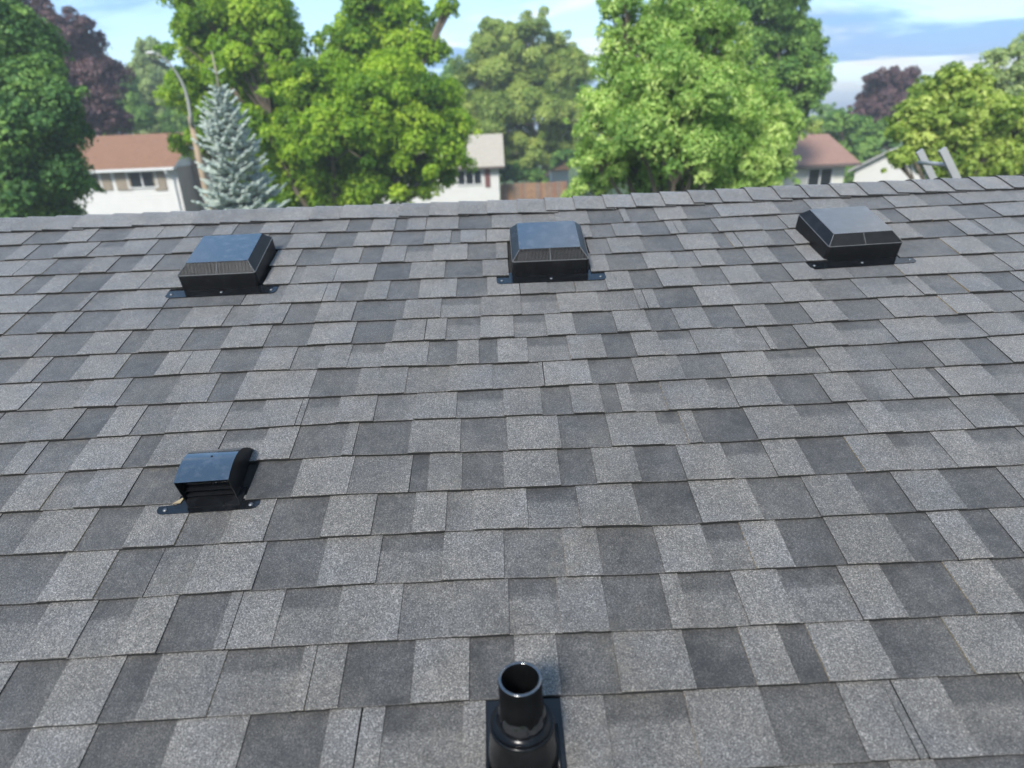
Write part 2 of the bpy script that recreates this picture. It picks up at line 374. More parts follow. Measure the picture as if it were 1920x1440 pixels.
def tab_geo(u0, u1, k, c, vtop=None, left='?', right='?', back=False):
    """one visible tab: a slightly uneven slab that lies on the course below and slips under the one above"""
    raised = c in 'LS'
    lo, hi = TONE[c]; base = random.uniform(lo, hi)
    gl = -.006 if not raised and left in 'LS' else .0013
    gr = -.006 if not raised and right in 'LS' else .0013
    a, b = u0 + gl, u1 - gr
    if b - a < .004: return None
    nx, ys = 5, (0, .012, .25, .62, 1.0) if c != 'B' else (0, .012, .50, .60, 1.0)
    us = np.linspace(a, b, nx); V = []; T = []
    tl, tr = random.uniform(-.0006, .0006), random.uniform(-.0006, .0006)
    lift = .0012 * (wave(k + 7, us * .7) + 1) + (.0006 if raised else 0)
    sk = random.uniform(-.0018, .0018); gx, gy = random.gauss(0, .045), random.gauss(0, .05)
    if random.random() < .3: lift = lift + np.linspace(random.uniform(0, .0022), random.uniform(0, .0022), nx)
    vb = vline(k, us) + np.linspace(tl, tr, nx) + rng.normal(0, .0005, nx) + (.0 if raised else .0003)
    vt = (vline(k + 1, us) if vtop is None else np.full(nx, vtop)) + .022
    wb, wt = (.0116, .0036) if raised else (.0086, .0008)
    for j, y in enumerate(ys):
        for i in range(nx):
            w = wb + (wt - wb) * y + lift[i] * (1 - y)
            if j == 0: w -= .0012
            V.append((us[i] + sk * y, vb[i] + (vt[i] - vb[i]) * y, w))
            tn = base + gx * (i / (nx - 1) - .5) + gy * (y - .5)
            if c == 'B' and j >= 3: tn = tn - random.uniform(.27, .40)
            if c == 'G': tn = base + .36 * (i / (nx - 1)) ** 1.5
            if c == 'D' and j == 4: tn = base - .05
            T.append(tn + random.uniform(-.03, .03))
    nb = len(V); Fc = []; fm = []
    for j in range(4):
        for i in range(nx - 1): q = j * nx + i; Fc.append((q, q + 1, q + nx + 1, q + nx)); fm.append(0)
    def skirt(ids, m=1):
        s = len(V)
        for q in ids: x, y, z = V[q]; V.append((x, y, -.001)); T.append(.1)
        for q in ids: V.append(V[q]); T.append(.1)
        L = len(ids)
        for i in range(L - 1): Fc.append((s + i, s + i + 1, s + L + i + 1, s + L + i)); fm.append(m)
    skirt([i for i in range(nx)]); gm = 2 if random.random() < .16 else 1
    skirt([j * nx for j in range(4, -1, -1)], gm); skirt([j * nx + nx - 1 for j in range(5)], gm)
    V = np.array(V)
    P = RW(V[:, 0], V[:, 1], V[:, 2])
    if back: P[:, 1] = 2 * ridge[1] - P[:, 1]
    return P, Fc, fm, T
tabs = []
for k, row in rows.items():
    for i, (a, b, c) in enumerate(row):
        if c == 'X': continue
        lf = row[i - 1][2] if i else '?'; rt = row[i + 1][2] if i + 1 < len(row) else '?'
        t = tab_geo(a, b, k, c, None if k < 15 else VR - .02, lf, rt)
        if t is None: continue
        px, py = projw(RW([a, b, b, a], [k * EXP] * 2 + [(k + 1) * EXP] * 2, [0] * 4))
        q = (M @ R).T @ (t[0].mean(0) - CAM)
        area = 0
        if q[2] < -.3:
            px = np.clip(px, 0, 1920); py = np.clip(py, 0, 1440)
            area = .5 * abs(sum(px[n] * py[(n + 1) % 4] - px[(n + 1) % 4] * py[n] for n in range(4)))
        tabs.append((area, t))
tabs.sort(key=lambda t: -t[0])
for ar, (P, Fc, fm, T) in tabs[:300]:
    mk('shingle', P, Fc, [M_SH, M_EDGE, M_GRIT], roof, fmat=fm, attr={'tone': T})
rest = [t for _, t in tabs[300:]]
for k in range(-13, 16):                         # the far slope
    for i, (a, b, c) in enumerate(fill_random(UL, UR)):
        t = tab_geo(a, b, k, c, None if k < 15 else VR - .02, 'L', 'L', back=True)
        if t: rest.append(t)
V = []; Fc = []; fm = []; T = []; n0 = 0
for P, f, m_, tt in rest:
    V.append(P); Fc += [[i + n0 for i in q] for q in f]; fm += m_; T += tt; n0 += len(P)
tag(mk('shingle_field', np.concatenate(V), Fc, [M_SH, M_EDGE, M_GRIT], roof, fmat=fm, attr={'tone': T}), kind='stuff')

# ridge caps, each lapped over its left-hand neighbour
RDV = ([-2.53, -1.23, .07, 1.39, 2.73], [.022, .008, -.016, .014, .024])
cs = .1445; i0 = int((UL - .095) / cs); uc = .095 + cs * i0
while uc < UR - .12:
    a, b = uc + random.uniform(-.004, .004), uc + .2 + random.uniform(-.004, .004)
    b = min(b, UR + .01)
    dv = float(np.interp(uc, *RDV)); jb = random.uniform(-.006, .006); jr = random.uniform(-.006, .006)
    prof = [(-.150 + jb, 0), (-.10, .0), (-.05, .001), (-.018, .0005), (0, -.0022)]
    tone = random.uniform(.58, 1.0); V = []; T = []; Fc = []; fm = []
    nx = 4; full = [(s, w, 1) for s, w in prof] + [(s, w, -1) for s, w in prof[-2::-1]]
    nprof = len(full)
    def P_(u, s, w, side, drop=0):
        q = RW(u, VR + dv + s, w - drop)
        if side < 0:
            q = np.array(q); apex = RW(u, VR + dv, 0); q[1] = 2 * apex[1] - q[1]
        return q
    for i in range(nx):
        x = i / (nx - 1); u = a + (b - a) * x
        for s, w, sd_ in full:
            V.append(P_(u, s + (jr * x if s < -.12 else 0), w + .0220 - .0090 * x + .001 * random.random(), sd_)); T.append(tone + random.uniform(-.05, .05))
    for i in range(nx - 1):
        for j in range(nprof - 1): q = i * nprof + j; Fc.append((q, q + nprof, q + nprof + 1, q + 1)); fm.append(0)
    def sk2(ids):
        s = len(V)
        for q in ids: V.append(V[q]); T.append(.1)
        for q in ids: V.append(V[q] - np.array([0, 0, .0062])); T.append(.1)
        L = len(ids)
        for i in range(L - 1): Fc.append((s + i, s + i + 1, s + L + i + 1, s + L + i)); fm.append(1)
    sk2(list(range(nprof))); sk2([i * nprof for i in range(nx)]); sk2([i * nprof + nprof - 1 for i in range(nx)])
    mk('ridge_cap', np.array(V), Fc, [M_SH, M_EDGE], roof, fmat=fm, attr={'tone': T})
    uc += cs

# ------------------------------------------------------------------ roof vents
def frame_at(u, v, w, ang):                      # local (x along ridge, y up slope, z out) to world
    c, s = math.cos(ang), math.sin(ang)
    def fn(V):
        V = np.asarray(V, float)
        return RW(u + V[:, 0] * c - V[:, 1] * s, v + V[:, 0] * s + V[:, 1] * c, w + V[:, 2])
    return fn
def rrect(x0, x1, y0, y1, r, n=5):               # rounded rectangle, counter-clockwise
    out = []
    for cx, cy, a0 in ((x1 - r, y0 + r, -90), (x1 - r, y1 - r, 0), (x0 + r, y1 - r, 90), (x0 + r, y0 + r, 180)):
        for i in range(n + 1):
            a = math.radians(a0 + 90 * i / n); out.append((cx + r * math.cos(a), cy + r * math.sin(a)))
    return out
def plate(g, pts, z0, z1, m=0):
    n = len(pts); V = [(x, y, z) for z in (z0, z1) for x, y in pts]
    g.add(V, [tuple(range(n))[::-1], tuple(range(n, 2 * n))] + [(i, (i + 1) % n, n + (i + 1) % n, n + i) for i in range(n)], m)
def loft(g, loops, cap=True, m=0):
    n = len(loops[0]); V = [p for L in loops for p in L]; Fc = []
    for k in range(len(loops) - 1):
        for i in range(n): j = (i + 1) % n; Fc.append((k * n + i, k * n + j, (k + 1) * n + j, (k + 1) * n + i))
    if cap: Fc.append(tuple((len(loops) - 1) * n + i for i in range(n)))
    g.add(V, Fc, m)
def screw(fn, x, y, z, parent):
    g = Geo(); g.lathe([(.0001, .004), (.0035, .0038), (.0062, .0022), (.0068, .0005), (.0068, -.003)], 14)
    g.V = [(a + x, b + y, c + z) for a, b, c in g.V]
    g.xf(fn); g.build('screw', M_SCREW, parent, smooth=True)
def box_vent(u, v, ang, hoff, label, fins):
    fn = frame_at(u, v, 0, ang)
    root = empty('roof_vent', RW(u, v + .2, .008)); tag(root, label, 'roof vent', 'square louvred vents below the ridge')
    g = Geo(); plate(g, rrect(-.227, .227, 0, .095, .022), .0080, .0106)
    g.V = [(x, y, z - .075 * y) for x, y, z in g.V]
    g.xf(fn).build('flange', M_BLKS, root)
    x0, x1, y0, y1 = hoff - .16, hoff + .16, .062, .372
    zr, zt, ix, iy = .072, .104, .034, .048
    g = Geo()
    L0 = [(x, y, .0) for x, y in rrect(x0 - .001, x1 + .001, y0 - .001, y1, .016)]
    L1 = [(x, y, zr - .003) for x, y in rrect(x0, x1, y0, y1, .012)]
    L2 = [(x, y, zr) for x, y in rrect(x0 + .002, x1 - .002, y0 + .002, y1 - .002, .010)]
    loft(g, [L0, L1, L2], cap=False)
    # side and rear slopes, flat lid
    a = [(x0 + .002, y0 + .002, zr), (x1 - .002, y0 + .002, zr), (x1 - .002, y1 - .002, zr), (x0 + .002, y1 - .002, zr)]
    b = [(x0 + ix, y0 + iy, zt), (x1 - ix, y0 + iy, zt), (x1 - ix, y1 - iy * .6, zt), (x0 + ix, y1 - iy * .6, zt)]
    g.add(a + b, [(1, 2, 6, 5), (2, 3, 7, 6), (3, 0, 4, 7)])
    # recessed dark throat behind the louvres
    g.add([a[0], a[1], b[1], b[0], (x0 + .01, y0 + .02, zr - .02), (x1 - .01, y0 + .02, zr - .02), (x1 - ix, y0 + iy + .012, zt - .012), (x0 + ix, y0 + iy + .012, zt - .012)],
          [(0, 4, 5, 1), (4, 7, 6, 5)])
    hood = g.xf(fn).build('hood', M_BLK, root)
    g = Geo(); plate(g, rrect(x0 + ix - .0015, x1 - ix + .0015, y0 + iy - .0015, y1 - iy * .6 + .0015, .006), zt - .001, zt + .0022)
    g.xf(fn).build('lid', M_LID, root)
    g = Geo(); nf = 54
    for i in range(nf + 1):
        f = i / nf; wd = .0015 if i != nf // 2 else .004
        xa = x0 + .004 + f * (x1 - x0 - .008); h_ = min(1.0, max(.04, min(xa - x0, x1 - xa) / ix))
        V = [(xa - wd / 2, y0 + .004, zr), (xa + wd / 2, y0 + .004, zr), (xa + wd / 2, y0 + .004 + (iy - .004) * h_, zr + (zt - zr) * h_), (xa - wd / 2, y0 + .004 + (iy - .004) * h_, zr + (zt - zr) * h_)]
        V2 = [(p[0], p[1] + .006, p[2] - .007) for p in V]
        g.add(V + V2, [(0, 1, 2, 3), (0, 3, 7, 4), (1, 5, 6, 2)])
    g.xf(fn).build('louvre_grille', fins, root)
    g = Geo()
    rim = [(x, y, zr + .0005) for x, y in rrect(x0 + .001, x1 - .001, y0 + .001, y1 - .001, .011)]
    g.tube(rim + [rim[0]], .0017, 6, cap=False)
    for p, q in ((0, 0), (1, 1)): g.tube([a[p], b[q]], .0017, 6)
    g.tube([((x0 + x1) / 2 - .0, y0 + .004, zr + .001), ((x0 + x1) / 2, y0 + iy, zt + .001)], .0015, 6)
    g.xf(fn).build('rim', M_TRIM, root)
    for x in (-.205, 0, .205): screw(fn, x, .028, .0082, root)
box_vent(-1.155, 1.678, math.radians(.6), -.012, 'black square roof vent on the left, nearest the blue spruce', M_FIN)
box_vent(.210, 1.672, math.radians(.0), 0, 'black square roof vent in the middle of the three near the ridge', M_FIND)
box_vent(1.518, 1.690, math.radians(2.2), .014, 'black square roof vent on the right, below the ladder tops', M_FIND)

# small curved exhaust hood
fn = frame_at(-.8435, .553, 0, math.radians(1.5))
ex = empty('exhaust_vent', RW(-.8435, .66, .008)); tag(ex, 'small black exhaust vent with curved hood, alone on the lower left of the roof', 'exhaust vent')
g = Geo(); plate(g, rrect(-.142, .142, 0, .046, .022), .0070, .0094); g.V = [(x, y, z - .12 * y) for x, y, z in g.V]
plate(g, rrect(-.092, .090, .020, .085, .004), .0052, .0076); g.xf(fn).build('flange', M_BLKS, ex)
x0, x1 = -.074, .074
pr = [(.052, .012), (.043, .040), (.052, .090), (.075, .0985), (.105, .102), (.135, .0985), (.165, .087), (.195, .066), (.225, .036), (.244, .008)]
g = Geo(); th = .0025
DY = -.011
outer = [(.052, .090)] + [(float(y), float(np.interp(y, [p_[0] for p_ in pr[2:]], [p_[1] for p_ in pr[2:]]))) for y in np.linspace(.056, .240, 1)][:0] + [(.052 + .192 * t_ / 24, .090 + .007 * math.sin(math.pi * min(1, t_ / 24 / .55)) if t_ / 24 < .275 else .097 - .0885 * max(0, (t_ / 24 - .275) / .725) ** 2.5) for t_ in range(1, 25)]
outer = [(y + DY, z - .002) for y, z in outer]
for s_, (xa, xb) in enumerate(((x0, x1),)):
    n = len(outer)
    V = [(x, y, z) for x in (xa, xb) for y, z in outer]
    g.add(V, [(i, n + i, n + i + 1, i + 1) for i in range(n - 1)])
    V = [(x, y + .002, z - th) for x in (xa + th, xb - th) for y, z in outer]
    g.add(V, [(i, i + 1, n + i + 1, n + i) for i in range(n - 1)])
    g.add([(xa, *outer[0]), (xb, *outer[0]), (xb - th, outer[0][0] + .002, outer[0][1] - th), (xa + th, outer[0][0] + .002, outer[0][1] - th)], [(0, 3, 2, 1)])
g.xf(fn).build('hood', M_LID, ex, smooth=True)
for sx in (-1, 1):
    g = Geo(); xo = x0 if sx < 0 else x1; xi = xo - sx * th
    pl = [(.045, .004), (.043, .045)] + [(y, z - .0003) for y, z in outer] + [(.233, .004)]
    n = len(pl); V = [(x, y, z) for x in (xo - sx * .0003, xi) for y, z in pl]
    g.add(V, [tuple(range(n)), tuple(range(2 * n - 1, n - 1, -1))] + [(i, (i + 1) % n, n + (i + 1) % n, n + i) for i in range(n)])
    g.xf(fn).build('side_panel', M_BLK, ex)
g = Geo(); g.box(x0 + .004, x1 - .004, .125, .128, .012, .080); g.xf(fn).build('back_panel', M_BLK, ex)
for zc, yc in ((.016, .052), (.034, .056), (.054, .064)):
    g = Geo(); V = [(x, y, z) for x in (x0 + .003, x1 - .003) for y, z in ((yc, zc), (yc + .028, zc + .007), (yc + .028, zc + .009), (yc, zc + .0022))]
    g.add(V, [(0, 1, 2, 3), (4, 7, 6, 5), (0, 4, 5, 1), (1, 5, 6, 2), (2, 6, 7, 3), (3, 7, 4, 0)]); g.xf(fn).build('louvre', M_BLKS, ex)
g = Geo(); g.box(.010, .014, .066, .124, .045, .084); g.xf(fn).build('divider', M_BLK, ex)
for x in (-.118, .118): screw(fn, x, .016, .0074, ex)
g = Geo(); g.lathe([(.0001, .0012), (.003, .001), (.0036, -.001)], 10); g.V = [(a + .005, b + .13, c + .0922) for a, b, c in g.V]; g.xf(fn).build('rivet', M_BLK, ex)
# torn tan shingle corner beside the hood
g = Geo(); g.add([(-.104, .036, .0100), (-.082, .036, .0105), (-.076, .058, .0110), (-.104, .036, .0080), (-.082, .036, .0085), (-.076, .058, .0090)], [(0, 1, 2), (3, 5, 4), (0, 3, 4, 1), (1, 4, 5, 2), (2, 5, 3, 0)])
tag(g.xf(fn).build('shingle_scrap', M_CHIP), 'torn tan corner of shingle wedged beside the small exhaust vent', 'scrap')

# plumbing stack and its boot
rimc = CAM + ray(975, 1272) * 1.2
zroof = rimc[2] - .216
stack = empty('vent_pipe', (rimc[0], rimc[1], zroof)); tag(stack, 'black plumbing vent pipe standing in a rubber boot at the bottom edge', 'vent pipe')
def at_axis(V): V = np.asarray(V, float); return V + np.array([rimc[0], rimc[1], zroof])
g = Geo(); g.lathe([(.0415, .02), (.0415, .2145), (.0408, .216), (.0362, .216), (.0355, .2150), (.0355, .02)], 48)
g.xf(at_axis).build('pipe', M_PIPE, stack, smooth=True)
g = Geo(); g.lathe([(.0412, .2155), (.0408, .2168), (.0362, .2168), (.0358, .2155)], 48); g.xf(at_axis).build('pipe_rim', M_LID, stack, smooth=True)
g = Geo(); g.lathe([(.0355, .022), (.0001, .0215)], 48); g.xf(at_axis).build('pipe_floor', M_BLK, stack)
prof = [(.0425, .118), (.046, .110), (.053, .104), (.0575, .1035), (.0605, .106), (.0625, .1055), (.0640, .101), (.0635, .095), (.0625, .090), (.0655, .060), (.0715, .0), (.076, -.06)]
g = Geo(); g.lathe(prof, 48); g.xf(at_axis).build('boot', M_BOOT, stack, smooth=True)
g = Geo(); V = []; n = 60
for j, (r, z) in enumerate(((.0418, .138), (.0440, .130), (.0462, .120), (.0470, .112), (.0440, .106))):
    for i in range(n):
        a = 2 * math.pi * i / n; wv = .003 * math.sin(3 * a + 1) + .002 * math.sin(7 * a) + .0015 * math.sin(13 * a + 2)
        V.append(((r + wv * .4) * math.cos(a), (r + wv * .4) * math.sin(a), z + wv * (1.6 if j < 2 else .6)))
g.add(V, [(j * n + i, j * n + (i + 1) % n, (j + 1) * n + (i + 1) % n, (j + 1) * n + i) for j in range(4) for i in range(n)])
g.xf(at_axis).build('sealant', M_SEAL, stack, smooth=True)
fn = frame_at(.0075, 0, 0, 0)
g = Geo(); g.box(-.079, .079, -.155, .010, .0025, .0044); g.xf(fn).build('flashing', M_BLKS, stack)
for x in (-.0655, .0655):
    g = Geo(); g.tube([(x, -.150, .0065), (x, -.05, .0065)], .004, 8); g.xf(fn).build('flashing_rib', M_BLK, stack, smooth=True)

# ------------------------------------------------------------------ ladder against the far gable end
ladder = empty('ladder', (7.9, 5.4, 0)); tag(ladder, 'aluminium ladder whose two rails poke up behind the ridge', 'ladder')
lt, lb = np.array([3.47, 0, 5.895]), np.array([7.75, 0, 0.0])
ld = (lt - lb) / np.linalg.norm(lt - lb); ln = np.array([-ld[2], 0, ld[0]])
for yy in (5.2, 5.6):
    g = Geo(); top = lt + np.array([.075 if yy > 5.4 else 0, yy, -.03 if yy > 5.4 else 0]); bot = lb + np.array([0, yy, 0])
    off = ln * .027; th = np.array([0, .013, 0])
    V = [p + s * off + q * th for p in (bot, top) for s in (-1, 1) for q in (-1, 1)]
    g.add(V, [(0, 1, 3, 2), (4, 6, 7, 5), (0, 4, 5, 1), (2, 3, 7, 6), (0, 2, 6, 4), (1, 5, 7, 3)]); g.build('rail', M_ALU, ladder)
L = np.linalg.norm(lt - lb); s = .15
while s < L - .1:
    c = lt - ld * s; g = Geo(); g.tube([(c[0], 5.2, c[2]), (c[0], 5.6, c[2])], .016, 8); g.build('rung', M_ALU, ladder, smooth=True); s += .305

# ------------------------------------------------------------------ houses across the road
M_WHITE = plain('white_siding', (.52, .51, .48), .6, var=.03, scale=2)
M_TANS = plain('tan_siding', (.27, .22, .18), .7, var=.08, scale=3)
M_CREAM = plain('cream_siding', (.50, .49, .42), .65, var=.05, scale=2)
M_TRIMW = plain('white_trim', (.54, .54, .52), .5, var=.03)
M_SHUT = plain('tan_shutter', (.22, .18, .13), .6, var=.1)
M_SHUTR = plain('dark_red_shutter', (.13, .05, .045), .6, var=.1)
M_GLASS, t_, b_ = new_mat('window_glass'); setin(b_, Base_Color=(.012, .015, .018, 1), Roughness=.08, Specular_IOR_Level=.5)
M_BRICK = plain('brown_brick', (.30, .22, .17), .9, var=.2, scale=8, bumps=.4)
M_DARKTRIM = plain('dark_brown_fascia', (.10, .075, .065), .6, var=.1)
def roof_mat(name, a, b):
    m, t, bs = new_mat(name); P = geopos(t)
    c = mixc(mrange(t, noise(t, P, 5.0, 5, .65)['Fac'], .3, .7, 0, 1), a, b, t); t.links.new(c, bs.inputs['Base Color']); setin(bs, Roughness=.9)
    w = node(t, 'ShaderNodeTexWave', {'Vector': P, 'Scale': 3.4, 'Distortion': .3}, wave_type='BANDS', bands_direction='Z'); bump(t, bs, w.outputs['Fac'], .4, .02); return m
M_RBROWN = roof_mat('red_brown_shingles', (.165, .082, .045), (.235, .122, .070))
M_RBEIGE = roof_mat('beige_shingles', (.30, .265, .21), (.37, .335, .275))
M_RPINK = roof_mat('faded_red_shingles', (.20, .112, .082), (.27, .158, .12))
M_RORANGE = roof_mat('orange_shingles', (.42, .15, .05), (.52, .21, .07))
M_RGREY = roof_mat('pale_grey_shingles', (.27, .265, .25), (.34, .33, .32))

def siding(g, x0, x1, y, z0, z1, lap=.2):        # clapboards, each lapping the one below; y is the front
    z = z0
    while z < z1 - 1e-6:
        t = min(z + lap, z1); g.add([(x0, y - .018, z), (x1, y - .018, z), (x1, y, t), (x0, y, t), (x0, y, z), (x1, y, z)], [(0, 1, 2, 3), (0, 4, 5, 1)]); z = t
def window(parent, x0, x1, z0, z1, y, mull=1, frame=.07):
    g = Geo()
    for a, b, c, d in ((x0, x1, z1 - frame, z1), (x0, x1, z0, z0 + frame), (x0, x0 + frame, z0 + frame, z1 - frame), (x1 - frame, x1, z0 + frame, z1 - frame)):
        g.box(a, b, y - .075, y - .012, c, d)
    for i in range(mull):
        xm = x0 + (x1 - x0) * (i + 1) / (mull + 1); g.box(xm - frame * .5, xm + frame * .5, y - .07, y - .012, z0 + frame, z1 - frame)
    w = g.build('window', M_TRIMW, parent)
    n = mull + 1
    for i in range(n):
        a = x0 + (x1 - x0) * i / n; b = x0 + (x1 - x0) * (i + 1) / n
        Geo().box(a + frame * .6, b - frame * .6, y - .04, y - .022, z0 + frame * .9, z1 - frame * .9).build('pane', M_GLASS, w)
    return w
def gable_house(name, label, x0, x1, y0, depth, ze, zr, wall, roofm, fascia, over=.4, side=None, cat='house', overx=None):
    overx = over if overx is None else overx
    root = empty(name, ((x0 + x1) / 2, y0 + depth / 2, 0)); tag(root, label, cat)
    ym = y0 + depth / 2; rise = (zr - ze) / (depth / 2 + over)
    zw = ze + rise * over - .05                   # wall top under the roof
    g = Geo(); siding(g, x0, x1, y0, 0, zw); g.add([(x0, y0 + .003, 0), (x1, y0 + .003, 0), (x1, y0 + .003, zw), (x0, y0 + .003, zw)], [(0, 1, 2, 3)])
    g.add([(x1, y0, 0), (x1, y0 + depth, 0), (x1, y0 + depth, zw), (x1, ym, zr - .1), (x1, y0, zw)], [(0, 1, 2, 3, 4)], 1 if side else 0)
    g.add([(x0, y0, 0), (x0, y0 + depth, 0), (x0, y0 + depth, zw), (x0, ym, zr - .1), (x0, y0, zw)], [(4, 3, 2, 1, 0)], 1 if side else 0)
    g.add([(x0, y0 + depth, 0), (x1, y0 + depth, 0), (x1, y0 + depth, zw), (x0, y0 + depth, zw)], [(3, 2, 1, 0)])
    g.build('wall', [wall, side or wall], root)
    g = Geo(); a, b = x0 - overx, x1 + overx; t = .14
    pts = [(y0 - over, ze), (ym, zr), (y0 + depth + over, ze), (y0 + depth + over, ze - t), (ym, zr - t), (y0 - over, ze - t)]
    V = [(x, p, q) for x in (a, b) for p, q in pts]
    g.add(V, [(0, 6, 7, 1), (1, 7, 8, 2)], 0); g.add(V, [(2, 8, 9, 3), (3, 9, 10, 4), (4, 10, 11, 5), (5, 11, 6, 0), (0, 1, 4, 5), (1, 2, 3, 4), (6, 11, 10, 7), (7, 10, 9, 8)], 1)
    r = g.build('roof', [roofm, fascia], root)
    Geo().box(a, b, y0 - over - .11, y0 - over - .004, ze - .13, ze - .01).build('gutter', fascia, r)
    return root
def px_house(xl, xr, yr, ye, Y, depth, over=.4, overx=None):
    """front wall at distance Y; eave and ridge heights read at the right-hand end of the roof"""
    e = at(xr, ye, Y - over); r = at(xr, yr, Y + depth / 2)
    return at(xl, ye, Y - over)[0], e[0] - (over if overx is None else overx), e[2], r[2]

# two-storey white house on the left
H1Y = 36.0
x0, x1, ze, zr = px_house(60, 326, 249, 313, H1Y, 6.6, .4, .1)
h1 = gable_house('suburban_house', 'white two-storey house with brown-red roof and tan shutters behind the streetlight', x0, x1, H1Y, 6.6, ze, zr, M_WHITE, M_RBROWN, M_TRIMW, side=M_TANS, overx=.1)
ym = H1Y + 3.3
g = Geo(); zw = ze - .02; zg = ze + (zr - ze) * .1
g.add([(x1 + .02, H1Y, zw), (x1 + .02, H1Y + 6.6, zw), (x1 + .02, ym, zr - .16)], [(0, 1, 2)]); g.build('gable_panel', M_WHITE, h1)
def win_px(parent, px0, px1, py0, py1, Y, mull=1):
    a = at(px0, py1, Y); b = at(px1, py0, Y); window(parent, a[0], b[0], a[2], b[2], Y, mull); return a, b
win_px(h1, 243, 291, 319, 354, H1Y); win_px(h1, 146, 187, 323, 358, H1Y)
for a, b in ((222, 241), (293, 307), (189, 204), (128, 144)):
    p, q = at(a, 357, H1Y), at(b, 321, H1Y); Geo().box(p[0], q[0], H1Y - .06, H1Y - .02, p[2], q[2]).build('shutter', M_SHUT, h1)
p = at(318, 320, H1Y)[0]
Geo().tube([(p, H1Y - .5, ze - .12), (p, H1Y - .45, ze - .3), (p + .12, H1Y - .08, ze - .62), (p + .12, H1Y - .08, .1)], .05, 6).build('downspout', M_TRIMW, h1)
g = Geo(); g.box(x1 + .001, x1 + .55, H1Y + 1.9, H1Y + 3.6, 0, zr - .9); g.build('chimney', M_BRICK, h1)

# beige-roofed bungalow in the middle
H2Y = 45.0
x0, x1, ze, zr = px_house(640, 946, 250, 311, H2Y, 7.2)
h2 = gable_house('suburban_house', 'white bungalow with pale beige roof beside the wooden fence', x0, x1, H2Y, 7.2, ze, zr, M_WHITE, M_RBEIGE, M_DARKTRIM)
win_px(h2, 858, 903, 317, 348, H2Y, 2)
p, q = at(910, 351, H2Y), at(918, 316, H2Y); Geo().box(p[0], q[0], H2Y - .06, H2Y - .02, p[2], q[2]).build('shutter', M_SHUTR, h2)
# red-roofed bungalow on the right
H3Y = 34.0
x0, x1, ze, zr = px_house(1290, 1614, 248, 305, H3Y, 6.6, .5)
h3 = gable_house('suburban_house', 'cream bungalow with faded red roof and a white double window', x0, x1, H3Y, 6.6, ze, zr, M_CREAM, M_RPINK, M_DARKTRIM, over=.5)
win_px(h3, 1510, 1563, 313, 352, H3Y, 1)
# white gabled garage to its right, gable towards the road
G4Y = 40.0; e = at(1604, 322, G4Y); a = at(1672, 279, G4Y)
RA = math.radians(-40); hw = (a[0] - e[0]) / .92
def rotg(V): V = np.asarray(V, float); x, y = V[:, 0] - a[0], V[:, 1] - G4Y; return np.stack([a[0] + x * math.cos(RA) - y * math.sin(RA), G4Y + x * math.sin(RA) + y * math.cos(RA), V[:, 2]], 1)
root = empty('garage', (a[0], G4Y + 3, 0)); tag(root, 'small white gabled garage half hidden by the yellow-green tree', 'garage')
g = Geo(); xw = hw - .35; zw = e[2] + .05
g.add([(a[0] - xw, G4Y, 0), (a[0] + xw, G4Y, 0), (a[0] + xw, G4Y, zw), (a[0], G4Y, a[2] - .12), (a[0] - xw, G4Y, zw)], [(0, 1, 2, 3, 4)])
g.add([(a[0] - xw, G4Y, 0), (a[0] - xw, G4Y, zw), (a[0] - xw, G4Y + 6, zw), (a[0] - xw, G4Y + 6, 0)], [(0, 1, 2, 3)])
g.add([(a[0] + xw, G4Y, 0), (a[0] + xw, G4Y, zw), (a[0] + xw, G4Y + 6, zw), (a[0] + xw, G4Y + 6, 0)], [(3, 2, 1, 0)])
g.add([(a[0] - xw, G4Y + 6, 0), (a[0] + xw, G4Y + 6, 0), (a[0] + xw, G4Y + 6, zw), (a[0], G4Y + 6, a[2] - .12), (a[0] - xw, G4Y + 6, zw)], [(4, 3, 2, 1, 0)])
g.xf(rotg).build('wall', M_WHITE, root)
g = Geo(); t = .13
for sx in (-1, 1):
    V = [(a[0], y, a[2] - d) for y in (G4Y - .35, G4Y + 6.3) for d in (0, t)] + [(a[0] + sx * hw, y, e[2] - d) for y in (G4Y - .35, G4Y + 6.3) for d in (0, t)]
    f = [(0, 2, 6, 4), (1, 5, 7, 3), (0, 4, 5, 1), (2, 3, 7, 6), (4, 6, 7, 5)]
    g.add(V, f if sx > 0 else [q[::-1] for q in f])
g.xf(rotg).build('roof', M_RGREY, root)
# small shed beyond the fence
S5Y = 62.0; p, q = at(1034, 341, S5Y), at(1066, 318, S5Y); r_ = at(1050, 303, S5Y)
root = empty('shed', ((p[0] + q[0]) / 2, S5Y + 1.5, 0)); tag(root, 'little white shed with orange roof beyond the wooden fence', 'shed')
g = Geo(); siding(g, p[0], q[0], S5Y, 0, q[2]); g.box(p[0] + .01, q[0] - .01, S5Y + .01, S5Y + 3, 0, q[2]); g.build('wall', M_WHITE, root)
g = Geo(); V = [(x, y, z) for x in (p[0] - .2, q[0] + .2) for y, z in ((S5Y - .3, q[2]), (S5Y + 1.5, r_[2]), (S5Y + 3.3, q[2]))]
g.add(V, [(0, 3, 4, 1), (1, 4, 5, 2), (0, 1, 2), (3, 5, 4), (0, 2, 5, 3)]); g.build('roof', M_RORANGE, root)

